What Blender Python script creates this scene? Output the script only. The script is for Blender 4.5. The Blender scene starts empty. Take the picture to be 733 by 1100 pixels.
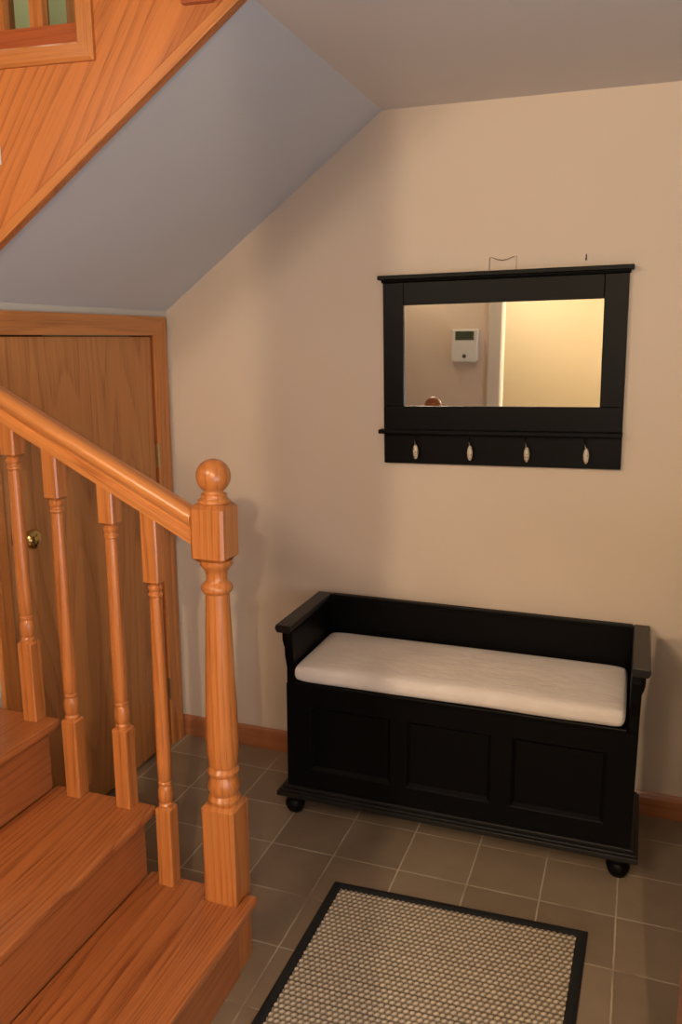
import bpy, bmesh, math, random
from mathutils import Vector, Matrix
random.seed(4)
PI = math.pi
sc = bpy.context.scene
COL = sc.collection

# ------------------------------------------------------------------ node helpers
def new_mat(name):
    m = bpy.data.materials.new(name); m.use_nodes = True
    nt = m.node_tree; nt.nodes.clear()
    out = nt.nodes.new('ShaderNodeOutputMaterial'); b = nt.nodes.new('ShaderNodeBsdfPrincipled')
    nt.links.new(b.outputs[0], out.inputs[0])
    return m, nt, b
def nd(nt, t, ins=None, **kw):
    n = nt.nodes.new(t)
    for k, v in kw.items(): setattr(n, k, v)
    for k, v in (ins or {}).items():
        if isinstance(v, bpy.types.NodeSocket): nt.links.new(v, n.inputs[k])
        else: n.inputs[k].default_value = v
    return n
def mth(nt, op, a, b=None, c=None, clamp=False):
    n = nt.nodes.new('ShaderNodeMath'); n.operation = op; n.use_clamp = clamp
    for i, v in enumerate((a, b, c)):
        if v is None: continue
        if isinstance(v, bpy.types.NodeSocket): nt.links.new(v, n.inputs[i])
        else: n.inputs[i].default_value = v
    return n.outputs[0]
def ramp(nt, fac, stops):
    r = nt.nodes.new('ShaderNodeValToRGB'); nt.links.new(fac, r.inputs[0])
    el = r.color_ramp.elements
    while len(el) < len(stops): el.new(0.5)
    for e, (p, c) in zip(el, stops): e.position = p; e.color = (*c, 1) if len(c) == 3 else c
    return r.outputs[0]
def mix(nt, fac, a, b, mode='MIX'):
    n = nt.nodes.new('ShaderNodeMix'); n.data_type = 'RGBA'; n.blend_type = mode
    for s, v in ((n.inputs[0], fac), (n.inputs[6], a), (n.inputs[7], b)):
        if isinstance(v, bpy.types.NodeSocket): nt.links.new(v, s)
        else: s.default_value = v if not isinstance(v, tuple) else ((*v, 1) if len(v) == 3 else v)
    return n.outputs[2]
def objvec(nt, rnd=True):
    tc = nd(nt, 'ShaderNodeTexCoord')
    if not rnd: return tc.outputs['Object']
    oi = nd(nt, 'ShaderNodeObjectInfo')
    s = nd(nt, 'ShaderNodeVectorMath', {0: oi.outputs['Random'], 1: (3.1, 2.3, 1.7)}, operation='MULTIPLY')
    return nd(nt, 'ShaderNodeVectorMath', {0: tc.outputs['Object'], 1: s.outputs[0]}, operation='ADD').outputs[0]

def wood(name, light, dark, grain=(0, 0, 1), rough=.33, ring=26, offset=(.06, .11, 0), fig=6, amp=9, pores=1.0, cath=1.0, coat=.25, rnd=True):
    """varnished oak; grain is the local direction of the fibres"""
    m, nt, b = new_mat(name)
    v = objvec(nt, rnd)
    q = Vector(grain).normalized().rotation_difference(Vector((0, 0, 1)))
    e = q.to_euler('XYZ')
    mp = nd(nt, 'ShaderNodeMapping', {'Vector': v, 'Rotation': e}).outputs[0]          # fibres now along Z
    st = nd(nt, 'ShaderNodeMapping', {'Vector': mp, 'Location': offset, 'Scale': (fig, fig, fig * .11)}).outputs[0]
    n1 = nd(nt, 'ShaderNodeTexNoise', {'Vector': st, 'Scale': 1, 'Detail': 1.2, 'Roughness': .4}).outputs['Fac']
    sx = nd(nt, 'ShaderNodeSeparateXYZ', {0: mp})
    fld = mth(nt, 'ADD', mth(nt, 'MULTIPLY', mth(nt, 'ADD', sx.outputs[0], mth(nt, 'MULTIPLY', sx.outputs[1], .8)), ring), mth(nt, 'MULTIPLY', n1, amp))
    w = mth(nt, 'FRACT', fld)
    wf = ramp(nt, w, [(0, (.05,) * 3), (.4, (.10,) * 3), (.74, (.55,) * 3), (.9, (1,) * 3), (1, (.08,) * 3)])
    ps = nd(nt, 'ShaderNodeMapping', {'Vector': mp, 'Scale': (230, 230, 5.5)}).outputs[0]
    pn = nd(nt, 'ShaderNodeTexNoise', {'Vector': ps, 'Scale': 1, 'Detail': 2, 'Roughness': .6}).outputs['Fac']
    pf = ramp(nt, pn, [(.46, (0,) * 3), (.64, (1,) * 3)])
    bs = nd(nt, 'ShaderNodeMapping', {'Vector': mp, 'Scale': (9, 9, .7)}).outputs[0]
    bn = nd(nt, 'ShaderNodeTexNoise', {'Vector': bs, 'Scale': 1, 'Detail': 3}).outputs['Fac']
    f = mth(nt, 'ADD', mth(nt, 'MULTIPLY', wf, .5 * cath), mth(nt, 'MULTIPLY', mth(nt, 'MULTIPLY', pf, mth(nt, 'ADD', mth(nt, 'MULTIPLY', wf, .7), .45)), .42 * pores))
    f = mth(nt, 'ADD', f, mth(nt, 'MULTIPLY', mth(nt, 'SUBTRACT', bn, .5), .75))
    f = mth(nt, 'ADD', f, .05, clamp=True)
    nt.links.new(mix(nt, f, light, dark), b.inputs['Base Color'])
    b.inputs['Roughness'].default_value = rough
    b.inputs['Coat Weight'].default_value = coat; b.inputs['Coat Roughness'].default_value = .22
    bp = nd(nt, 'ShaderNodeBump', {'Height': pf, 'Strength': .08, 'Distance': .001})
    bp.invert = True
    nt.links.new(bp.outputs[0], b.inputs['Normal'])
    return m

def plaster(name, col, var=.04, rough=.75):
    m, nt, b = new_mat(name)
    v = objvec(nt, False)
    n = nd(nt, 'ShaderNodeTexNoise', {'Vector': v, 'Scale': 1.6, 'Detail': 4}).outputs['Fac']
    d = tuple(max(0, c * (1 - 3 * var)) for c in col)
    nt.links.new(mix(nt, n, d, tuple(min(1, c * (1 + 2 * var)) for c in col)), b.inputs['Base Color'])
    b.inputs['Roughness'].default_value = rough
    f = nd(nt, 'ShaderNodeTexNoise', {'Vector': v, 'Scale': 180, 'Detail': 2}).outputs['Fac']
    nt.links.new(nd(nt, 'ShaderNodeBump', {'Height': f, 'Strength': .06, 'Distance': .002}).outputs[0], b.inputs['Normal'])
    return m
def plain(name, col, rough=.5, metal=0, var=.1, coat=0, scale=30):
    m, nt, b = new_mat(name)
    n = nd(nt, 'ShaderNodeTexNoise', {'Vector': objvec(nt, False), 'Scale': scale, 'Detail': 3}).outputs['Fac']
    nt.links.new(mix(nt, n, tuple(c * (1 - var) for c in col), tuple(min(1, c * (1 + var)) for c in col)), b.inputs['Base Color'])
    b.inputs['Roughness'].default_value = rough; b.inputs['Metallic'].default_value = metal
    b.inputs['Coat Weight'].default_value = coat
    return m

# ------------------------------------------------------------------ materials
OL, OD = (.56, .195, .048), (.30, .078, .016)          # honey oak
M = {}
M['oak_x'] = wood('oak_x', OL, OD, (1, 0, 0))
M['oak_y'] = wood('oak_y', (.46, .150, .042), (.21, .056, .016), (0, 1, 0), ring=46, fig=6, amp=15, rough=.3, cath=1.0, pores=1.5)
M['oak_z'] = wood('oak_z', OL, OD, (0, 0, 1), ring=40, amp=5, cath=.8)
M['oak_riser'] = wood('oak_riser', (.42, .135, .040), (.24, .066, .020), (0, 1, 0), ring=50, amp=8, cath=.6, pores=1.4)
M['oak_panel'] = wood('oak_panel', (.62, .205, .049), (.34, .088, .018), (.55, 0, .83), ring=12, fig=3.0, amp=26, offset=(.05, .3, .2), rnd=False, rough=.38, cath=.9)
M['oak_trim_x'] = wood('oak_trim_x', (.58, .21, .054), (.40, .11, .024), (1, 0, 0), ring=40, cath=.5)
M['oak_door'] = wood('oak_door', (.58, .255, .082), (.37, .138, .040), (0, 0, 1), ring=6, fig=3.6, amp=17, offset=(.07, .40, .0), rough=.42, coat=.1, rnd=False, cath=.75, pores=1.3)
M['oak_case_y'] = wood('oak_case_y', (.62, .25, .07), (.36, .115, .028), (0, 1, 0), ring=36, amp=5, cath=.7)
M['oak_case_z'] = wood('oak_case_z', (.60, .235, .065), (.34, .105, .025), (0, 0, 1), ring=36, amp=5, cath=.7)
M['oak_base'] = wood('oak_base', (.43, .16, .062), (.29, .097, .037), (1, 0, 0), ring=36, cath=.6)
M['oak_red'] = wood('oak_red', (.46, .11, .032), (.27, .055, .014), (1, 0, 0), ring=36, cath=.5)
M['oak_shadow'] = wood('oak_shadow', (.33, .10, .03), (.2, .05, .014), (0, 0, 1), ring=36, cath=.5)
M['wall'] = plaster('wall', (.72, .60, .485), .02)
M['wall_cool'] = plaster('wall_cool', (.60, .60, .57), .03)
M['soffit'] = plaster('soffit', (.64, .665, .72), .03)  # white paint tinted blue to stand in for cool light
M['ceil'] = plaster('ceil', (.74, .70, .67), .02)
M['sage'] = plaster('sage', (.33, .36, .22), .04)
M['yellow'] = plaster('yellow', (.40, .345, .235), .02)
M['brown'] = plaster('brown', (.13, .11, .085), .04)
M['cream'] = plain('cream', (.70, .64, .54), .5, var=.04)
M['white'] = plain('white', (.75, .74, .70), .4, var=.03)
M['black'] = plain('black', (.0035, .0033, .0032), .40, var=.25)
M['black'].node_tree.nodes['Principled BSDF'].inputs['Specular IOR Level'].default_value = .11
M['black_satin'] = plain('black_satin', (.008, .0075, .007), .38, var=.25)
M['black_soft'] = plain('black_soft', (.006, .006, .0065), .85, var=.4, scale=300)
M['dark'] = plain('dark', (.01, .008, .006), .8)
M['brass'] = plain('brass', (.62, .45, .17), .22, 1, .1)
M['hinge'] = plain('hinge', (.45, .33, .16), .35, 1, .1)
M['chrome'] = plain('chrome', (.50, .48, .45), .22, 1, .1)
M['lcd'] = plain('lcd', (.05, .075, .045), .2, var=.2)
M['nickel'] = plain('nickel', (.25, .2, .15), .3, 1, .1)

def mk_porcelain():
    m, nt, b = new_mat('porcelain')
    n = nd(nt, 'ShaderNodeTexVoronoi', {'Vector': objvec(nt), 'Scale': 130}).outputs['Distance']
    nt.links.new(ramp(nt, n, [(.0, (.16, .06, .03)), (.28, (.40, .30, .2)), (.5, (.62, .55, .44))]), b.inputs['Base Color'])
    b.inputs['Roughness'].default_value = .2
    return m
M['porcelain'] = mk_porcelain()
def mk_mirror():
    m, nt, b = new_mat('mirror')
    n = nd(nt, 'ShaderNodeTexNoise', {'Vector': objvec(nt, False), 'Scale': 2}).outputs['Fac']
    nt.links.new(mix(nt, n, (.87, .87, .85), (.9, .9, .88)), b.inputs['Base Color'])
    b.inputs['Metallic'].default_value = 1; b.inputs['Roughness'].default_value = .015
    return m
M['mirror'] = mk_mirror()
def mk_fabric():
    m, nt, b = new_mat('cushion_fabric')
    v = objvec(nt, False)
    n = nd(nt, 'ShaderNodeTexNoise', {'Vector': v, 'Scale': 9, 'Detail': 4}).outputs['Fac']
    nt.links.new(mix(nt, n, (.74, .66, .60), (.90, .83, .77)), b.inputs['Base Color'])
    b.inputs['Roughness'].default_value = .9
    b.inputs['Sheen Weight'].default_value = .15
    h = nd(nt, 'ShaderNodeTexNoise', {'Vector': nd(nt, 'ShaderNodeMapping', {'Vector': v, 'Scale': (1, 2.6, 2)}).outputs[0], 'Scale': 11, 'Detail': 4, 'Distortion': .8}).outputs['Fac']
    nt.links.new(nd(nt, 'ShaderNodeBump', {'Height': h, 'Strength': .26, 'Distance': .02}).outputs[0], b.inputs['Normal'])
    return m
M['fabric'] = mk_fabric()
TILE, TX0, TY0 = .22281, .47107, -.60900
def mk_tile():
    m, nt, b = new_mat('floor_tile')
    v = objvec(nt, False)
    s = nd(nt, 'ShaderNodeSeparateXYZ', {0: v})
    wob = nd(nt, 'ShaderNodeTexNoise', {'Vector': v, 'Scale': 40, 'Detail': 2}).outputs['Fac']
    wob = mth(nt, 'MULTIPLY', mth(nt, 'SUBTRACT', wob, .5), .004)
    def cell(c, o):
        u = mth(nt, 'DIVIDE', mth(nt, 'SUBTRACT', mth(nt, 'ADD', c, wob), o), TILE)
        fr = mth(nt, 'FRACT', mth(nt, 'ADD', u, 100.5))
        return mth(nt, 'ABSOLUTE', mth(nt, 'SUBTRACT', fr, .5)), mth(nt, 'FLOOR', mth(nt, 'ADD', u, 100))
    dx, ix = cell(s.outputs[0], TX0); dy, iy = cell(s.outputs[1], TY0)
    d = mth(nt, 'MINIMUM', dx, dy)                          # 0 on a grout line
    g = ramp(nt, d, [(.006, (1,) * 3), (.015, (0,) * 3)])
    cid = nd(nt, 'ShaderNodeCombineXYZ', {0: ix, 1: iy})
    wn = nd(nt, 'ShaderNodeTexWhiteNoise', {'Vector': cid.outputs[0]}).outputs['Value']
    n = nd(nt, 'ShaderNodeTexNoise', {'Vector': v, 'Scale': 9, 'Detail': 5, 'Roughness': .6}).outputs['Fac']
    f = mth(nt, 'ADD', mth(nt, 'MULTIPLY', wn, .35), mth(nt, 'MULTIPLY', n, .75))
    tc = ramp(nt, f, [(.2, (.200, .145, .094)), (.55, (.258, .190, .127)), (.9, (.315, .238, .164))])
    gn = nd(nt, 'ShaderNodeTexNoise', {'Vector': v, 'Scale': 5, 'Detail': 4}).outputs['Fac']
    gc = ramp(nt, gn, [(.32, (.26, .20, .14)), (.46, (.46, .38, .28)), (.7, (.58, .49, .37))])
    nt.links.new(mix(nt, g, tc, gc), b.inputs['Base Color'])
    nt.links.new(mth(nt, 'ADD', mth(nt, 'MULTIPLY', n, .25), mth(nt, 'ADD', mth(nt, 'MULTIPLY', g, .35), .32)), b.inputs['Roughness'])
    h = mth(nt, 'SUBTRACT', mth(nt, 'MULTIPLY', n, .15), g)
    nt.links.new(nd(nt, 'ShaderNodeBump', {'Height': h, 'Strength': .35, 'Distance': .002}).outputs[0], b.inputs['Normal'])
    return m
M['tile'] = mk_tile()
def mk_rug():
    m, nt, b = new_mat('rug_weave')
    a = nd(nt, 'ShaderNodeAttribute', attribute_name='weave').outputs['Fac']
    n = nd(nt, 'ShaderNodeTexNoise', {'Vector': objvec(nt, False), 'Scale': 60, 'Detail': 3}).outputs['Fac']
    c = ramp(nt, a, [(.12, (.060, .046, .031)), (.42, (.29, .235, .165)), (.78, (.76, .65, .48))])
    nt.links.new(mix(nt, mth(nt, 'MULTIPLY', n, .35), c, (.28, .22, .16)), b.inputs['Base Color'])
    b.inputs['Roughness'].default_value = .95
    return m
M['rug'] = mk_rug()

# ------------------------------------------------------------------ geometry helpers
def obj(name, bm, m, parent=None, bevel=0, smooth=False, kind=None, label=None, seg=2):
    """link a bmesh given in world metres as ONE mesh object (re-based on its parent's location)"""
    bmesh.ops.recalc_face_normals(bm, faces=bm.faces[:])
    if parent is not None:
        bm.transform(Matrix.Translation(-WORLD[parent.name]))
    me = bpy.data.meshes.new(name); bm.to_mesh(me); bm.free()
    mats = m if isinstance(m, (list, tuple)) else [m]
    for x in mats: me.materials.append(M[x] if isinstance(x, str) else x)
    if smooth:
        me.shade_smooth() if hasattr(me, 'shade_smooth') else [setattr(p, 'use_smooth', True) for p in me.polygons]
    o = bpy.data.objects.new(name, me); COL.objects.link(o)
    if parent is not None:
        o.parent = parent
        WORLD[o.name] = WORLD[parent.name]
    else: WORLD[o.name] = Vector((0, 0, 0))
    if bevel:
        md = o.modifiers.new('bevel', 'BEVEL'); md.width = bevel; md.segments = seg; md.limit_method = 'ANGLE'; md.angle_limit = math.radians(40)
    if kind: o['kind'] = kind
    if label: o['label'] = label
    return o
WORLD = {}
def thing(name, label, cat, loc, rot=(0, 0, 0), group=None, kind=None):
    o = bpy.data.objects.new(name, None); COL.objects.link(o); o.empty_display_size = .1
    o.location = loc; o.rotation_euler = rot
    WORLD[o.name] = Vector(loc) if rot == (0, 0, 0) else Vector((0, 0, 0))
    if label: o['label'] = label
    if cat: o['category'] = cat
    if group: o['group'] = group
    if kind: o['kind'] = kind
    return o
def tag(o, label, cat, group=None, kind=None):
    o['label'] = label; o['category'] = cat
    if group: o['group'] = group
    if kind: o['kind'] = kind
    return o
def box(bm, x0, x1, y0, y1, z0, z1, mat=0):
    r = bmesh.ops.create_cube(bm, size=1)
    for v in r['verts']:
        v.co = Vector((x0 + (v.co.x + .5) * (x1 - x0), y0 + (v.co.y + .5) * (y1 - y0), z0 + (v.co.z + .5) * (z1 - z0)))
    for f in {f for v in r['verts'] for f in v.link_faces}: f.material_index = mat
    return bm
def B(*a): return box(bmesh.new(), *a)
def prism(bm, pts, d):
    """closed polygon pts (3D) swept by vector d"""
    d = Vector(d)
    a = [bm.verts.new(Vector(p)) for p in pts]; b = [bm.verts.new(Vector(p) + d) for p in pts]
    n = len(pts)
    bm.faces.new(a); bm.faces.new(b[::-1])
    for i in range(n): bm.faces.new((a[i], b[i], b[(i + 1) % n], a[(i + 1) % n]))
    return bm
def lathe(bm, c, prof, n=32, axis='z', cap=True):
    """prof = [(r, h)...] along +axis from c"""
    c = Vector(c); rings = []
    for r, h in prof:
        ring = []
        for i in range(n):
            t = 2 * PI * i / n; a, b_ = r * math.cos(t), r * math.sin(t)
            p = {'z': (a, b_, h), 'y': (a, h, b_), 'x': (h, a, b_)}[axis]
            ring.append(bm.verts.new(c + Vector(p)))
        rings.append(ring)
    for A_, B_ in zip(rings, rings[1:]):
        for i in range(n): bm.faces.new((A_[i], A_[(i + 1) % n], B_[(i + 1) % n], B_[i]))
    if cap: bm.faces.new(rings[0][::-1]); bm.faces.new(rings[-1])
    return bm
def tube(bm, pts, r, n=8):
    pts = [Vector(p) for p in pts]; rings = []; up = Vector((.13, .2, 1)).normalized()
    for i, p in enumerate(pts):
        t = (pts[min(i + 1, len(pts) - 1)] - pts[max(i - 1, 0)]).normalized()
        s = t.cross(up)
        if s.length < 1e-3: s = t.cross(Vector((1, 0, 0)))
        s.normalize(); u = s.cross(t)
        rr = r[i] if isinstance(r, (list, tuple)) else r
        rings.append([bm.verts.new(p + rr * (math.cos(2 * PI * k / n) * s + math.sin(2 * PI * k / n) * u)) for k in range(n)])
    for A_, B_ in zip(rings, rings[1:]):
        for i in range(n): bm.faces.new((A_[i], A_[(i + 1) % n], B_[(i + 1) % n], B_[i]))
    bm.faces.new(rings[0][::-1]); bm.faces.new(rings[-1])
    return bm
def ellipsoid(bm, c, rx, ry, rz, n=20, m=12):
    r = bmesh.ops.create_uvsphere(bm, u_segments=n, v_segments=m, radius=1)
    for v in r['verts']: v.co = Vector(c) + Vector((v.co.x * rx, v.co.y * ry, v.co.z * rz))
    return bm
def struct(name, bm, m, **kw): return obj(name, bm, m, kind='structure', **kw)

# ------------------------------------------------------------------ camera
CAM = Vector((1.77625, -2.91594, 1.68004)); yaw, pit, rol = .345252, -.2062236, -.0028074
cy_, sy_, cp_, sp_ = math.cos(yaw), math.sin(yaw), math.cos(pit), math.sin(pit)
fwd = Vector((-sy_ * cp_, cy_ * cp_, sp_)); rt = Vector((cy_, sy_, 0)); up = rt.cross(fwd)
r2 = math.cos(rol) * rt + math.sin(rol) * up; u2 = -math.sin(rol) * rt + math.cos(rol) * up
cam = bpy.data.objects.new('camera', bpy.data.cameras.new('camera')); COL.objects.link(cam)
mw = Matrix((r2, u2, -fwd)).transposed().to_4x4(); mw.translation = CAM
cam.matrix_world = mw
cam.data.sensor_fit = 'VERTICAL'; cam.data.sensor_height = 36; cam.data.lens = 891.78 / 1100 * 36
cam.data.clip_start = .02
sc.camera = cam

# ------------------------------------------------------------------ room shell
XR, YB, ZC = 2.65, -3.50, 2.44
struct('floor', B(-2.0, XR, -5.3, .1, -.1, 0), 'tile')
struct('wall_back', B(-.1, XR + .1, 0, .1, 0, ZC + .1), 'wall')
struct('wall_upstairs', B(-2.0, .95, .0005, .1, ZC + .1, 4.7), 'sage')
struct('wall_upstairs_low', B(-2.0, -.1, .0, .1, 0, ZC + .1), 'sage')
bm = bmesh.new()      # wall that holds the closet door
box(bm, -.1, 0, -.100, -.0005, 0, 1.76); box(bm, -.1, 0, -1.125, -.975, 0, 1.76); box(bm, -.1, 0, -1.125, -.0005, 1.70, 1.95); box(bm, -.6, -.1, -.975, -.10, 1.7, 1.75)
struct('wall_left', bm, 'wall_cool')
struct('wall_closet', B(-.62, -.6, -1.1, 0, 0, 1.9), 'dark')  # closet interior coloured near black in place of real shade
struct('wall_stair', B(-2.0, -.1005, -1.125, -1.09, 0, 4.7), 'sage')
# ceiling over the hall, leaving the stairwell open above the flights
bm = bmesh.new()
box(bm, .88, XR + .1, -2.25, .05, ZC, ZC + .15); box(bm, -2.0, XR + .1, -5.3, -2.25, ZC, ZC + .15)
struct('ceiling', bm, 'ceil')
# sloped underside of the upper flight
bm = bmesh.new()
def sof(x): return 1.785 + (ZC - 1.785) / .88 * x
SP = 1.136
prism(bm, [(0, 0, sof(0)), (.88, 0, ZC), (.88, 0, ZC + .1), (0, 0, sof(0) + .1)], (0, -1, 0))
for v in bm.verts:
    if v.co.y < -.5: v.co.y = -1.116 + .0935 * v.co.x
struct('ceiling_sloped', bm, 'soffit')
bm = bmesh.new(); box(bm, XR, XR + .1, -5.3, 0, 0, ZC)
struct('wall_right', bm, 'brown')  # unseen wall given a dark colour to cut bounce light
# hall wall behind the camera, with a cased opening into a brighter room
bm = bmesh.new()
OX0, OX1 = .75, 2.45
struct('wall_front', B(-2.0, OX0, YB - .12, YB, 0, ZC), 'wall')
box(bm, OX1, XR, YB - .12, YB, 0, ZC); box(bm, OX0, OX1, YB - .12, YB, 2.36, ZC)
struct('wall_front_right', bm, 'wall')
bm = bmesh.new()
box(bm, OX0 - .085, OX0 + .012, YB, YB + .02, 0, 2.43); box(bm, OX1 - .012, OX1 + .085, YB, YB + .02, 0, 2.43); box(bm, OX0 + .012, OX1 - .012, YB, YB + .02, 2.35, 2.43)
box(bm, OX0 - .0, OX0 + .018, YB - .12, YB, 0, 2.36)
struct('trim_1', bm, 'cream', bevel=.004)
struct('wall_far', B(-2.0, XR + .1, -5.3, -5.2, 0, ZC), 'yellow')
struct('wall_outer', B(-2.1, -2.0, -5.3, .1, 0, 4.7), 'wall_cool')
bm = bmesh.new()     # walls of the open stairwell upstairs
box(bm, .95, 1.05, -2.35, .1, ZC + .15, 4.7); box(bm, -2.0, .95, -2.35, -2.25, ZC + .15, 4.7); box(bm, -2.0, 1.05, -2.35, .1, 4.7, 4.8)
struct('wall_stairwell', bm, 'wall_cool')
struct('shadow_post', B(1.728, 1.798, -3.235, -3.165, 0, ZC), 'wall')  # unseen post added to cast the dark band on the back wall
# baseboards
def baseboard(name, x0, x1):
    bm = bmesh.new()
    prism(bm, [(x0, -.0005, 0), (x0, -.014, 0), (x0, -.014, .07), (x0, -.010, .082), (x0, -.005, .09), (x0, -.0005, .09)], (x1 - x0, 0, 0))
    struct(name, bm, 'oak_base')
baseboard('baseboard_back', .0, XR)

# ------------------------------------------------------------------ closet door
DY0, DY1, DZ1 = -.965, -.112, 1.688
door = thing('door_1', None, None, (0, 0, 0), kind='structure')
obj('door_leaf', B(-.04, -.006, DY0, DY1, .014, DZ1), 'oak_door', door, bevel=.002)
k = bmesh.new(); KY, KZ = -.905, 1.065 + .014
lathe(k, (-.0055, KY, KZ), [(.0, 0), (.034, 0), (.034, .004), (.026, .010), (.012, .013), (.011, .030), (.016, .034), (.027, .042), (.031, .052), (.030, .062), (.022, .070), (.010, .073), (0, .0735)], 28, 'x', cap=False)
obj('door_knob', k, 'brass', door, smooth=True, label='round brass knob')
for z in (1.23, .25):
    h = bmesh.new()
    box(h, -.0055, .0005, DY1 - .0, DY1 + .012, z - .045, z + .045)
    lathe(h, (.003, DY1 + .006, z - .047), [(.006, 0), (.006, .094)], 12)
    obj('hinge', h, 'hinge', door, label='brass butt hinge')
# casing around it, mitred, with a stepped outer lip
def casing(name, pts_in, pts_out, nrm, m, th=.016):
    """flat board between an inner and an outer edge, raised outer third"""
    bm = bmesh.new(); i0, i1 = map(Vector, pts_in); o0, o1 = map(Vector, pts_out); n = Vector(nrm)
    prof = [(0, .0005), (0, th * .55), (.08, th * .7), (.55, th * .75), (.66, th), (.95, th), (1, th * .9), (1, .0005)]
    A_ = [bm.verts.new(i0.lerp(o0, t) + n * h) for t, h in prof]; B_ = [bm.verts.new(i1.lerp(o1, t) + n * h) for t, h in prof]
    bm.faces.new(A_); bm.faces.new(B_[::-1])
    for j in range(len(prof)): bm.faces.new((A_[j], B_[j], B_[(j + 1) % len(prof)], A_[(j + 1) % len(prof)]))
    return struct(name, bm, m)
ci0, ci1, ciz, co0, co1, coz = -.970, -.1065, 1.693, -1.042, -.027, 1.7625
casing('trim_2', ((0, ci0, ciz), (0, ci1, ciz)), ((0, co0, coz), (0, co1, coz)), (1, 0, 0), 'oak_case_y')
casing('trim_3', ((0, ci1, .0), (0, ci1, ciz)), ((0, co1, .0), (0, co1, coz)), (1, 0, 0), 'oak_case_z')
casing('trim_4', ((0, ci0, .0), (0, ci0, ciz)), ((0, co0, .0), (0, co0, coz)), (1, 0, 0), 'oak_case_z')
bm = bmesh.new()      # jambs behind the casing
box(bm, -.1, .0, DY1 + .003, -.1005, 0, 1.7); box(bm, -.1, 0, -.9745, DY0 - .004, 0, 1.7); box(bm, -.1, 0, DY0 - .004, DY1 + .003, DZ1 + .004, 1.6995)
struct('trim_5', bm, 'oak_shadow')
# oak cabinet, corner just inside the frame, made tall to shade the wall behind
cab = thing('oak_cabinet', 'reddish oak cabinet edge at the lower right corner of the picture', 'cabinet', (2.15, -1.55, 0))
obj('body', B(1.926, 2.40, -1.80, -1.352, .04, 1.18), 'oak_base', cab, bevel=.003)
obj('top', B(1.922, 2.41, -1.81, -1.345, 1.1802, 1.20), 'oak_base', cab, bevel=.004)
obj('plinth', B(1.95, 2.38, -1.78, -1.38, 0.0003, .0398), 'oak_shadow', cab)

# ------------------------------------------------------------------ lower flight of stairs
NX, NY, RUN, RISE = .894, -1.131, .302, .21
YN = -2.2; NS = 4                                               # near edge of the steps
NPX0, NPX1, NPY0, NPY1 = .762, .8575, -1.190, -1.101     # newel post footprint
stairs = thing('staircase', 'honey oak staircase climbing left with worn treads, in the lower left corner', 'staircase', (.5, -1.6, 0))
for i in range(1, NS + 1):
    x1 = NX - (i - 1) * RUN; z1 = RISE * i; x0 = x1 - RUN - .03
    bm = bmesh.new()
    if i == 1:
        pts = [(x0, NY), (NPX0 - .001, NY), (NPX0 - .001, NPY0 - .001), (NPX1 + .001, NPY0 - .001), (NPX1 + .001, NY), (x1, NY), (x1, YN), (x0, YN)]
    else:
        pts = [(x0, NY), (x1, NY), (x1, YN), (x0, YN)]
    prism(bm, [(p[0], p[1], z1 - .028) for p in pts], (0, 0, .028))
    obj('tread', bm, 'oak_y', stairs, bevel=.009 if i > 1 else .006, seg=3)
    y1 = (NPY0 - .001) if i == 1 else NY - .022
    obj('riser', B(x1 - .05, x1 - .03, YN, y1, z1 - RISE + (0 if i == 1 else .0), z1 - .0285), 'oak_riser', stairs)
bm = bmesh.new()       # closed side under the treads
prof = []
for i in range(1, NS + 1):
    x1 = NX - (i - 1) * RUN
    prof += [(x1 - .0505 - (.09 if i == 1 else 0), RISE * (i - 1) - (.0285 if i > 1 else 0)), (x1 - .0505 - (.09 if i == 1 else 0), RISE * i - .0285)]
poly = [(x, NY - .022, z) for x, z in prof] + [(NX - NS * RUN, NY - .022, RISE * NS - .0285), (NX - NS * RUN, NY - .022, 0)]
prism(bm, poly, (0, -.02, 0))
obj('side_skirt', bm, 'oak_x', stairs)

# ------------------------------------------------------------------ balustrade
def smooth_turning(o):
    md = o.modifiers.new('split', 'EDGE_SPLIT'); md.split_angle = math.radians(32)
    return o
rail = thing('stair_railing', 'oak banister with turned balusters and ball-topped newel post on the lower steps', 'banister', ((NPX0 + NPX1) / 2, (NPY0 + NPY1) / 2, 0))
ncx, ncy = (NPX0 + NPX1) / 2, (NPY0 + NPY1) / 2
hw = (NPX1 - NPX0) / 2
bm = bmesh.new()
def sqblock(bm, cx, cy, h, z0, z1, ch0=0, ch1=0):
    """square post section with chamfered shoulders"""
    lv = []
    if ch0: lv.append((h - ch0, z0)); lv.append((h, z0 + ch0))
    else: lv.append((h, z0))
    if ch1: lv.append((h, z1 - ch1)); lv.append((h - ch1, z1))
    else: lv.append((h, z1))
    c = .075
    rings = []
    for hh, z in lv:
        e = hh * (1 - c * 2)
        rings.append([bm.verts.new((cx + a * hh if abs(s) == 0 else cx + a, cy, z)) for a, s in ()] or
                     [bm.verts.new((cx + px, cy + py, z)) for px, py in ((hh, -e), (hh, e), (e, hh), (-e, hh), (-hh, e), (-hh, -e), (-e, -hh), (e, -hh))])
    for A_, B_ in zip(rings, rings[1:]):
        for i in range(8): bm.faces.new((A_[i], A_[(i + 1) % 8], B_[(i + 1) % 8], B_[i]))
    bm.faces.new(rings[0][::-1]); bm.faces.new(rings[-1])
sqblock(bm, ncx, ncy, hw, 0.0, .487, 0, .010)
sqblock(bm, ncx - .002, ncy, hw * .95, 1.143, 1.288, .011, .011)
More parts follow.
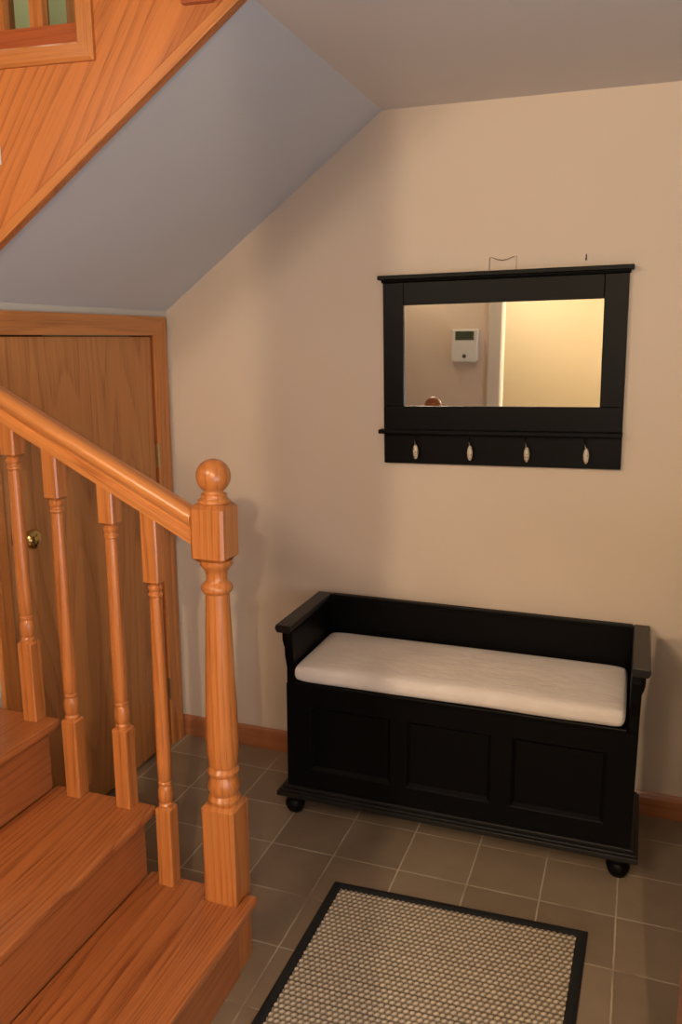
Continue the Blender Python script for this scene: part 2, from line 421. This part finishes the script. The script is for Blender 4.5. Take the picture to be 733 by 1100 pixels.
prof = [(.034, .484), (.040, .487), (.043, .493), (.043, .499), (.038, .506), (.0345, .510), (.038, .516), (.0425, .528), (.041, .542), (.036, .556), (.033, .562), (.038, .565), (.0415, .572), (.0415, .578), (.037, .584), (.034, .588), (.0375, .592),
        (.042, .63), (.0425, .67), (.041, .74), (.0385, .82), (.0355, .90), (.0325, .98), (.0305, 1.04), (.030, 1.058), (.036, 1.062), (.0395, 1.069), (.0395, 1.075), (.036, 1.082), (.029, 1.088), (.0265, 1.094), (.0265, 1.106), (.029, 1.116), (.034, 1.124), (.0395, 1.130), (.041, 1.136), (.041, 1.145)]
lathe(bm, (ncx, ncy, 0), prof, 40)
newel = smooth_turning(obj('newel_post', bm, 'oak_z', rail, smooth=True))
bm = bmesh.new()
BZ, BR = 1.3535, .0425
prof = [(.037, 1.286), (.040, 1.290), (.040, 1.294), (.034, 1.299), (.031, 1.303), (.033, 1.307), (.030, 1.311), (.022, 1.3145)]
a0 = math.asin(.022 / BR)
for j in range(1, 17):
    t = a0 + (PI - a0) * j / 16 if j < 16 else PI - .02
    prof.append((BR * math.sin(t), BZ - BR * math.cos(t)))
lathe(bm, (ncx, ncy, 0), prof, 40)
obj('ball_finial', bm, 'oak_z', newel, smooth=True)
# handrail
RS = -.5075                                             # fall per metre of run
def railz(x): return 1.231 + RS * (x - .757)
BY = -1.155
half = [(0, .040), (.012, .0395), (.022, .036), (.029, .029), (.032, .019), (.031, .009), (.025, .002), (.0175, -.005), (.0165, -.015), (.0205, -.020), (.026, -.024), (.026, -.041)]
sec = half + [(-y, z) for y, z in half[::-1] if y > 0]
bm = bmesh.new()
x0, x1 = -.3, NPX0 - .0005
cz = 1 / math.cos(math.atan(RS))
A_ = [bm.verts.new((x0, BY + y, railz(x0) + z * 1.03)) for y, z in sec]; B_ = [bm.verts.new((x1, BY + y, railz(x1) + z * 1.03)) for y, z in sec]
bm.faces.new(A_); bm.faces.new(B_[::-1])
for i in range(len(sec)):
    f = bm.faces.new((A_[i], B_[i], B_[(i + 1) % len(sec)], A_[(i + 1) % len(sec)]))
    f.smooth = True
# grain direction follows the rail
M['oak_rail'] = wood('oak_rail', (.66, .25, .066), (.36, .105, .022), (1, 0, RS), ring=34)
hr = obj('handrail', bm, 'oak_rail', rail)
hr.data.shade_smooth()
md = hr.modifiers.new('split', 'EDGE_SPLIT'); md.split_angle = math.radians(38)
# balusters: x, foot height, underside of upper block
for bx, bz, bt in ((.636, RISE, 1.067), (.512, 2 * RISE, 1.212), (.348, 2 * RISE, 1.268), (.219, 3 * RISE, 1.375)):
    bm = bmesh.new(); h = .0225
    zb = bz + .232
    sqblock(bm, bx, BY, h, bz + .0002, zb, 0, .006)
    top = railz(bx) - .044
    n0 = len(bm.verts)
    sqblock(bm, bx, BY, h, bt, top + .0, .008, 0)
    for v in list(bm.verts)[n0:]:
        if v.co.z > top - .0005: v.co.z += RS * (v.co.x - bx)
    L = bt - zb
    prof = [(.019, zb - .002), (.0195, zb + .006), (.017, zb + .010), (.016, zb + .012), (.019, zb + .018), (.0205, zb + .032), (.020, zb + .046), (.0175, zb + .058), (.0155, zb + .062), (.018, zb + .065), (.018, zb + .071), (.0155, zb + .074), (.0185, zb + .080),
            (.0195, zb + .12), (.0185, zb + .12 + .35 * (L - .15)), (.0165, bt - .06), (.0158, bt - .035), (.0185, bt - .031), (.0185, bt - .026), (.0155, bt - .022), (.0155, bt - .018), (.0185, bt - .014), (.019, bt - .008), (.0165, bt - .004), (.018, bt + .002)]
    lathe(bm, (bx, BY, 0), prof, 24)
    smooth_turning(obj('baluster', bm, 'oak_z', rail, smooth=True))

# ------------------------------------------------------------------ upper flight (its outer side panel)
ua = math.atan(.0935)
upper = thing('upper_staircase', 'oak panelled side of the upper stairs overhead, with a framed opening showing balusters', 'staircase', (0, -SP, 0), (0, 0, ua))
# local frame: x along the panel, -y toward the room
def sb(x): return 1.917 + .7525 * (x - .202)
OU, OZ = .464, 2.368
bm = bmesh.new()
TH = .022
XL, XRr, ZT = -.12, .893, 3.3
# panel built as simple polygons around the opening
def quad(bm, pts): prism(bm, [(x, 0, z) for x, z in pts], (0, TH, 0))
quad(bm, [(XL, sb(XL)), (XRr, sb(XRr)), (XRr, ZT), (OU, ZT), (OU, OZ), (XL, OZ)])
obj('side_panel', bm, 'oak_panel', upper, label='flat oak plywood panel with slanting grain')
bm = bmesh.new()
prism(bm, [(XL, -.0005, sb(XL)), (XRr, -.0005, sb(XRr)), (XRr, -.0005, sb(XRr) + .032), (XL, -.0005, sb(XL) + .032)], (0, -.006, 0))
M['oak_edge'] = wood('oak_edge', (.58, .215, .058), (.38, .115, .028), (1, 0, .75), ring=40, cath=.5)
obj('edge_trim', bm, 'oak_edge', upper, bevel=.0025)
# casing of the opening (mitred at the corner)
cw = .041
def ucase(i0, i1, o0, o1, m):
    bm = bmesh.new()
    I0, I1, O0, O1 = [Vector((p[0], -.0005, p[1])) for p in (i0, i1, o0, o1)]
    prof = [(0, 0), (0, .012), (.12, .016), (.8, .012), (1, .008), (1, 0)]
    A_ = [bm.verts.new(I0.lerp(O0, t) + Vector((0, -h, 0))) for t, h in prof]; B_ = [bm.verts.new(I1.lerp(O1, t) + Vector((0, -h, 0))) for t, h in prof]
    bm.faces.new(A_); bm.faces.new(B_[::-1])
    for j in range(len(prof)): bm.faces.new((A_[j], B_[j], B_[(j + 1) % len(prof)], A_[(j + 1) % len(prof)]))
    obj('opening_casing', bm, m, upper)
M['oak_case_u'] = wood('oak_case_u', (.56, .205, .055), (.40, .12, .028), (0, 0, 1), ring=40, cath=.5)
ucase((XL, OZ), (OU, OZ), (XL, OZ - cw), (OU + cw, OZ - cw), 'oak_trim_x')
ucase((OU, OZ), (OU, ZT), (OU + cw, OZ - cw), (OU + cw, ZT), 'oak_case_u')
# inner rail standing in the opening and its balusters
obj('shoe_rail', B(XL, OU - .002, TH + .001, TH + .045, OZ - .03, 2.4225), 'oak_red', upper)
for bu in (.328, .2195, .111, .002, -.1):
    obj('baluster', B(bu - .018, bu + .018, TH + .016, TH + .040, 2.4227, 3.2), 'oak_z', upper)
# far balustrade on the wall side of the upper flight
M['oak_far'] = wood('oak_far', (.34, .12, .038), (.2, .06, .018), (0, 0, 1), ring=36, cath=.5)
bm = bmesh.new()
prism(bm, [(-1.5, .95, 2.55), (.0, .95, 2.55), (.0, .95, 2.60), (-1.5, .95, 2.60)], (0, .05, 0))
obj('far_shoe_rail', bm, 'oak_far', upper)
for k in range(5):
    u0 = -.353 - .048 + .1425 * (k - 2)
    obj('far_baluster', B(u0 - .0225, u0 + .0225, .952, .998, 2.601, 3.4), 'oak_far', upper)
# short horizontal nosing showing at the very top
obj('tread_nosing', B(.735, .812, -.016, -.0005, 2.424, 2.446), 'oak_red', upper, bevel=.003)
sw = obj('switch_plate', None or B(.14, .2285, -.008, -.0005, 2.108, 2.152), 'white', None, bevel=.002)
sw.location = (0, -SP, 0); sw.rotation_euler = (0, 0, ua)
tag(sw, 'white wall plate on the oak panel of the upper stairs at the picture\'s left edge', 'switch plate')

# ------------------------------------------------------------------ storage bench
bench = thing('storage_bench', 'black panelled storage bench with raised arms and bun feet against the cream wall', 'bench', (1.25, -.22, 0))
BX0, BX1, BF, BB = .667, 1.838, -.405, -.02
obj('carcass', B(BX0 + .02, BX1 - .02, BF + .022, BB - .02, .10, .485), 'black', bench)
pan = [(.752, 1.050), (1.102, 1.393), (1.456, 1.753)]; pz0, pz1 = .172, .418
bm = bmesh.new()
xs = [BX0] + [v for p in pan for v in p] + [BX1]
for a, b_ in zip(xs[::2], xs[1::2]): box(bm, a, b_, BF, BF + .02, .104, .492)
for a, b_ in pan: box(bm, a, b_, BF, BF + .02, .104, pz0); box(bm, a, b_, BF, BF + .02, pz1, .492)
fr = obj('front_frame', bm, 'black', bench)
for a, b_ in pan:
    bm = bmesh.new()
    # moulded border sloping in to a flat recessed field
    o_ = [(a, pz0), (b_, pz0), (b_, pz1), (a, pz1)]; e = .014
    i_ = [(a + e, pz0 + e), (b_ - e, pz0 + e), (b_ - e, pz1 - e), (a + e, pz1 - e)]
    V0 = [bm.verts.new((x, BF + .0015, z)) for x, z in o_]; V1 = [bm.verts.new((x + (.004 if x < (a + b_) / 2 else -.004), BF + .003, z + (.004 if z < .3 else -.004))) for x, z in o_]
    V2 = [bm.verts.new((x, BF + .014, z)) for x, z in i_]
    for P, Q in ((V0, V1), (V1, V2)):
        for j in range(4): bm.faces.new((P[j], P[(j + 1) % 4], Q[(j + 1) % 4], Q[j]))
    bm.faces.new(V2)
    obj('recessed_panel', bm, 'black', fr)
for s, xa in ((0, BX0), (1, BX1 - .032)):
    bm = bmesh.new()
    pts = [(BB, .1), (BF + .004, .1), (BF + .004, .55), (BF - .012, .60), (BF - .016, .66), (BF - .012, .688), (BB, .688)]
    prism(bm, [(xa, y, z) for y, z in pts], (.032, 0, 0))
    sp = obj('side_panel', bm, 'black', bench, bevel=.003)
    # small corbel on the outer face under the arm cap
    bm = bmesh.new()
    xo = xa if s == 0 else xa + .032; sg = -1 if s == 0 else 1
    prism(bm, [(xo, BF - .008, .688), (xo + sg * .009, BF - .008, .688), (xo + sg * .009, BF - .008, .655), (xo + sg * .004, BF - .008, .635), (xo, BF - .008, .625)], (0, .37, 0))
    obj('corbel', bm, 'black', sp)
    c0, c1 = ((.640, .702) if s == 0 else (1.803, 1.860))
    bm = bmesh.new(); fy = BF - .032
    # moulded arm cap: cove under a flat top
    cs = [(c0 + .008, .6885), (c1 - .008, .6885), (c1 - .001, .700), (c1, .704), (c1 - .004, .7165), (c0 + .004, .7165), (c0, .704), (c0 + .001, .700)]
    prism(bm, [(x, fy, z) for x, z in cs], (0, BB - .004 - fy, 0))
    obj('arm_cap', bm, 'black_satin', bench, bevel=.002)
obj('back_panel', B(BX0 + .0325, BX1 - .0325, BB - .018, BB, .1, .700), 'black', bench)
obj('back_cap', B(.7025, 1.8025, BB - .028, BB - .001, .7005, .7165), 'black', bench, bevel=.003)
obj('seat_lid', B(BX0 + .0325, BX1 - .0325, BF - .014, BB - .0185, .4925, .5090), 'black', bench, bevel=.004)
bm = bmesh.new()     # stepped base moulding running round three sides
for e, z0, z1 in ((.029, .066, .084), (.022, .084, .092), (.012, .092, .104)):
    box(bm, BX0 - e - .006, BX1 + e - .003, BF - e + .004, BB - .001, z0, z1)
obj('base_moulding', bm, 'black_satin', bench, bevel=.002)
obj('apron', B(BX0 + .03, BX1 - .03, BF + .03, BF + .05, .035, .066), 'black', bench)
for fx, fy in ((.690, BF + .012), (1.806, BF + .012), (.690, -.065), (1.806, -.065)):
    bm = bmesh.new()
    lathe(bm, (fx, fy, 0), [(.020, 0), (.026, .003), (.032, .014), (.036, .028), (.036, .036), (.031, .046), (.026, .051), (.030, .054), (.034, .060), (.034, .0662)], 28)
    obj('bun_foot', bm, 'black', bench, smooth=True)

# ------------------------------------------------------------------ cushion
bm = bmesh.new()
CX0, CX1, CY0, CY1, CZ0, CZ1 = .703, 1.797, -.438, -.046, .5095, .575
nx, ny, nz = 90, 34, 8
import mathutils
r = bmesh.ops.create_cube(bm, size=2)
bmesh.ops.subdivide_edges(bm, edges=bm.edges[:], cuts=15, use_grid_fill=True)
hx, hy, hz = (CX1 - CX0) / 2, (CY1 - CY0) / 2, (CZ1 - CZ0) / 2
rad = .028
def rnd_map(t, h):      # push vertices toward the edges so the rounding has resolution
    return h * math.sin(t * PI / 2) if abs(t) < 1 else h * t
for v in bm.verts:
    p = Vector((rnd_map(v.co.x, hx), rnd_map(v.co.y, hy), rnd_map(v.co.z, hz)))
    q = Vector((max(-hx + rad, min(hx - rad, p.x)), max(-hy + rad, min(hy - rad, p.y)), max(-hz + rad, min(hz - rad, p.z))))
    d = p - q
    if d.length > 1e-9: p = q + d.normalized() * rad
    w = Vector(((CX0 + CX1) / 2, (CY0 + CY1) / 2, (CZ0 + CZ1) / 2)) + p
    if p.z > 0:
        c = max(0, 1 - (p.x / hx) ** 4) * max(0, 1 - (p.y / hy) ** 4)
        w.z += .006 * c + .004 * mathutils.noise.noise(Vector((w.x * 5, w.y * 9, 3.1))) * c
    if p.y < -hy * .8: w.y += .006 * mathutils.noise.noise(Vector((w.x * 6, 0, 1.7)))
    if p.z < -.01 and p.y < -hy * .9: w.z += .003 * mathutils.noise.noise(Vector((w.x * 7, 5, 0))) + .003
    v.co = w
cu = obj('seat_cushion', bm, 'fabric', smooth=True)
tag(cu, 'long white fabric cushion lying on the black bench seat', 'cushion')
md = cu.modifiers.new('sub', 'SUBSURF'); md.levels = 1; md.render_levels = 1

# ------------------------------------------------------------------ wall mirror with shelf and hooks (built upright, hung slightly crooked)
MC = (1.311, 0, 1.5575)
mir = thing('wall_mirror', 'black framed wall mirror with a shelf and row of coat hooks, above the bench', 'mirror', MC, (0, -.0175, 0))
G = (-.337, .336, -.110, .241); FH = .411; FZ0, FZ1 = -.3165, .318; F0, F1 = -.002, -.024
def rbox(*a): return B(*a)
for nm, a in (('frame_stile', (-FH, G[0], F1, F0, G[2], FZ1)), ('frame_stile', (G[1], FH, F1, F0, G[2], FZ1)),
              ('frame_rail', (G[0] + .0003, G[1] - .0003, F1, F0, G[3], FZ1)), ('frame_rail', (-FH, FH, F1, F0, FZ0, G[2] - .0003))):
    obj(nm, B(*a), 'black', mir, bevel=.0018)
obj('mirror_glass', B(G[0] - .0, G[1] + .0, -.012, -.003, G[2], G[3]), 'mirror', mir, label='rectangular mirror glass')
bm = bmesh.new()
prism(bm, [(-FH - .004, F0, FZ1 + .0003), (-FH - .004, F1 - .006, FZ1 + .0003), (-FH - .004, F1 - .010, FZ1 + .010), (-FH - .004, F0, FZ1 + .010)], (2 * FH + .008, 0, 0))
box(bm, -FH - .014, FH + .014, F1 - .024, F0, FZ1 + .010, FZ1 + .0245)
obj('crown', bm, 'black', mir, bevel=.002)
obj('shelf', B(-FH - .009, FH + .002, F1 - .046, F1 - .0003, -.206, -.191), 'black', mir, bevel=.003)
for i in range(4):
    hx_ = -.293 + .1955 * i
    bm = bmesh.new(); y = F1 - .0005
    lathe(bm, (hx_, y - .004, -.222), [(.006, 0), (.006, .004)], 14, 'y')
    tube(bm, [(hx_, y - .004, -.222), (hx_ + .001, y - .012, -.226), (hx_ + .003, y - .019, -.236), (hx_ + .005, y - .022, -.250), (hx_ + .006, y - .0215, -.268)], [.0035, .0032, .003, .003, .003], 10)
    h = obj('coat_hook', bm, 'nickel', mir, smooth=True)
    bm = bmesh.new()
    ellipsoid(bm, (hx_ + .007, y - .026, -.270), .0098, .0085, .0265)
    obj('porcelain_knob', bm, 'porcelain', h, smooth=True, label='oval speckled pale knob')

# ------------------------------------------------------------------ little things on the wall
bm = bmesh.new()
w0, w1, zt = 1.264, 1.354, 1.945
tube(bm, [(w0, -.004, 1.895), (w0, -.004, zt), (w0 + .012, -.006, zt - .001), (w0 + .028, -.008, zt - .008), (w0 + .045, -.009, zt - .010), (w0 + .062, -.008, zt - .007), (w1 - .010, -.006, zt), (w1, -.004, zt + .002), (w1, -.004, 1.895)], .0011, 6)
tag(obj('wire_hanger', bm, 'nickel'), 'thin bent wire loop on the wall above the mirror\'s top edge', 'wire')
bm = bmesh.new(); lathe(bm, (1.578, -.012, 1.930), [(.0022, 0), (.0022, .0125)], 10, 'y'); box(bm, 1.5762, 1.5798, -.0015, -.0003, 1.926, 1.946)
tag(obj('nail', bm, 'dark'), 'small nail in the wall above the mirror\'s right end', 'nail')

# alarm keypad seen in the mirror
kp = thing('alarm_keypad', 'white wall-mounted control box with dark display, seen reflected in the mirror', 'keypad', (.49, YB, 1.62))
bm = bmesh.new()
prism(bm, [(.392, YB + .001, 1.515), (.410, YB + .001, 1.50), (.572, YB + .001, 1.50), (.590, YB + .001, 1.515), (.590, YB + .001, 1.745), (.392, YB + .001, 1.745)], (0, .05, 0))
obj('housing', bm, 'white', kp, bevel=.008)
obj('display', B(.420, .562, YB + .0505, YB + .0535, 1.664, 1.730), 'lcd', kp)
bm = bmesh.new(); lathe(bm, (.492, YB + .0505, 1.545), [(.0145, 0), (.0145, .005), (.011, .007)], 20, 'y')
obj('button', bm, 'lcd', kp, smooth=True)
# ------------------------------------------------------------------ rug
A0, A1, A2, A3 = Vector((.970, -.741, 0)), Vector((1.735, -.710, 0)), Vector((1.708, -1.93, 0)), Vector((.957, -1.93, 0))
def rug_pt(u, v):
    return (A0.lerp(A1, u)).lerp(A3.lerp(A2, u), v)
LU, LV = .765, 1.20
rug = thing('rug', 'beige woven area rug with black bound edge lying on the tile floor', 'rug', (1.34, -1.3, 0))
bw = .030
u0, v0 = bw / LU, bw / LV
NU, NV = 190, 300
verts, faces, wv = [], [], []
PU, PV = .0165, .0165
for j in range(NV + 1):
    for i in range(NU + 1):
        u = u0 + (1 - 2 * u0) * i / NU; v = v0 + (1 - 2 * v0) * j / NV
        a, c = u * LU / PU, v * LV / PV
        row = math.floor(c); fx = (a + .5 * (row % 2)) % 1.0; fy = c % 1.0
        # fat diagonal knots on a staggered lattice with dark gaps between
        fx = (fx + .35 * (fy - .5)) % 1.0
        h = max(0, 1 - ((fx - .5) / .50) ** 2) * max(0, 1 - ((fy - .5) / .52) ** 2)
        kr = math.sin(math.floor(a + .5 * (row % 2)) * 12.9898 + row * 78.233) * 43758.5453; kr -= math.floor(kr)
        h = (h ** .8) * (.84 + .16 * kr)
        p = rug_pt(u, v)
        verts.append((p.x - 1.34, p.y + 1.3, .006 + .0045 * h)); wv.append(h)
for j in range(NV):
    for i in range(NU):
        k_ = j * (NU + 1) + i; faces.append((k_, k_ + NU + 1, k_ + NU + 2, k_ + 1))
me = bpy.data.meshes.new('weave'); me.from_pydata(verts, [], faces)
at = me.attributes.new('weave', 'FLOAT', 'POINT'); at.data.foreach_set('value', wv)
me.materials.append(M['rug']); me.shade_smooth()
o = bpy.data.objects.new('weave', me); COL.objects.link(o); o.parent = rug
# binding: rounded tape along the four sides
bm = bmesh.new()
corners_o = [rug_pt(0, 0), rug_pt(1, 0), rug_pt(1, 1), rug_pt(0, 1)]
corners_i = [rug_pt(u0, v0), rug_pt(1 - u0, v0), rug_pt(1 - u0, 1 - v0), rug_pt(u0, 1 - v0)]
prof = [(0, .0005), (0, .006), (.12, .010), (.4, .0125), (.75, .012), (1.03, .008), (1.03, .0005)]
rings = [[bm.verts.new(co.lerp(ci, t) + Vector((0, 0, h))) for t, h in prof] for co, ci in zip(corners_o, corners_i)]
for a in range(4):
    P, Q = rings[a], rings[(a + 1) % 4]
    for j in range(len(prof)): bm.faces.new((P[j], Q[j], Q[(j + 1) % len(prof)], P[(j + 1) % len(prof)]))
obj('binding', bm, 'black_soft', rug, label='black fabric binding')

# ------------------------------------------------------------------ light
def lamp(name, typ, loc, col, power, size=.05, aim=None, spread=None):
    l = bpy.data.lights.new(name, typ); l.color = col; l.energy = power
    if typ == 'AREA': l.size = size
    else: l.shadow_soft_size = size
    o = bpy.data.objects.new(name, l); COL.objects.link(o); o.location = loc
    if aim is not None:
        o.rotation_euler = (Vector(aim) - Vector(loc)).to_track_quat('-Z', 'Y').to_euler()
    return o
lamp('hall_lamp', 'AREA', (.30, -2.95, 2.36), (1, .80, .61), 18, .40, (1.6, 0, 1.4))
lamp('hall_fill', 'POINT', (.22, -3.28, 2.32), (1, .78, .5), 5, .05)  # added point light, brightens the keypad wall that hall_lamp faces away from
lamp('room_lamp', 'POINT', (2.00, -3.90, 2.2), (1, .74, .46), 110, .015)
lamp('far_room_lamp', 'POINT', (.725, -4.50, 2.2), (1, .82, .60), 30, .06)
lamp('stairwell_fill', 'POINT', (-.6, -.6, 4.0), (1, .88, .68), 58, .2)  # added light to brighten the sage wall behind the opening
lamp('room_fill', 'AREA', (2.25, -5.1, 1.2), (.80, .89, 1), 12, 1.1, (1.1, 0, 2.4))  # added fill for walls and ceiling, no window built here
lamp('cool_fill', 'AREA', (2.55, -2.5, 1.0), (.74, .86, 1), 21, .9, (.2, -.6, 2.6))  # added cool fill from the right, tilted up to lift the soffit
w = bpy.data.worlds.new('world'); sc.world = w; w.use_nodes = True
nt = w.node_tree
bg = nt.nodes['Background'] if 'Background' in nt.nodes else nt.nodes.new('ShaderNodeBackground')
bg.inputs[0].default_value = (.6, .7, .9, 1); bg.inputs[1].default_value = .1
sc.view_settings.view_transform = 'Standard'
sc.view_settings.look = 'None'
sc.view_settings.exposure = .14
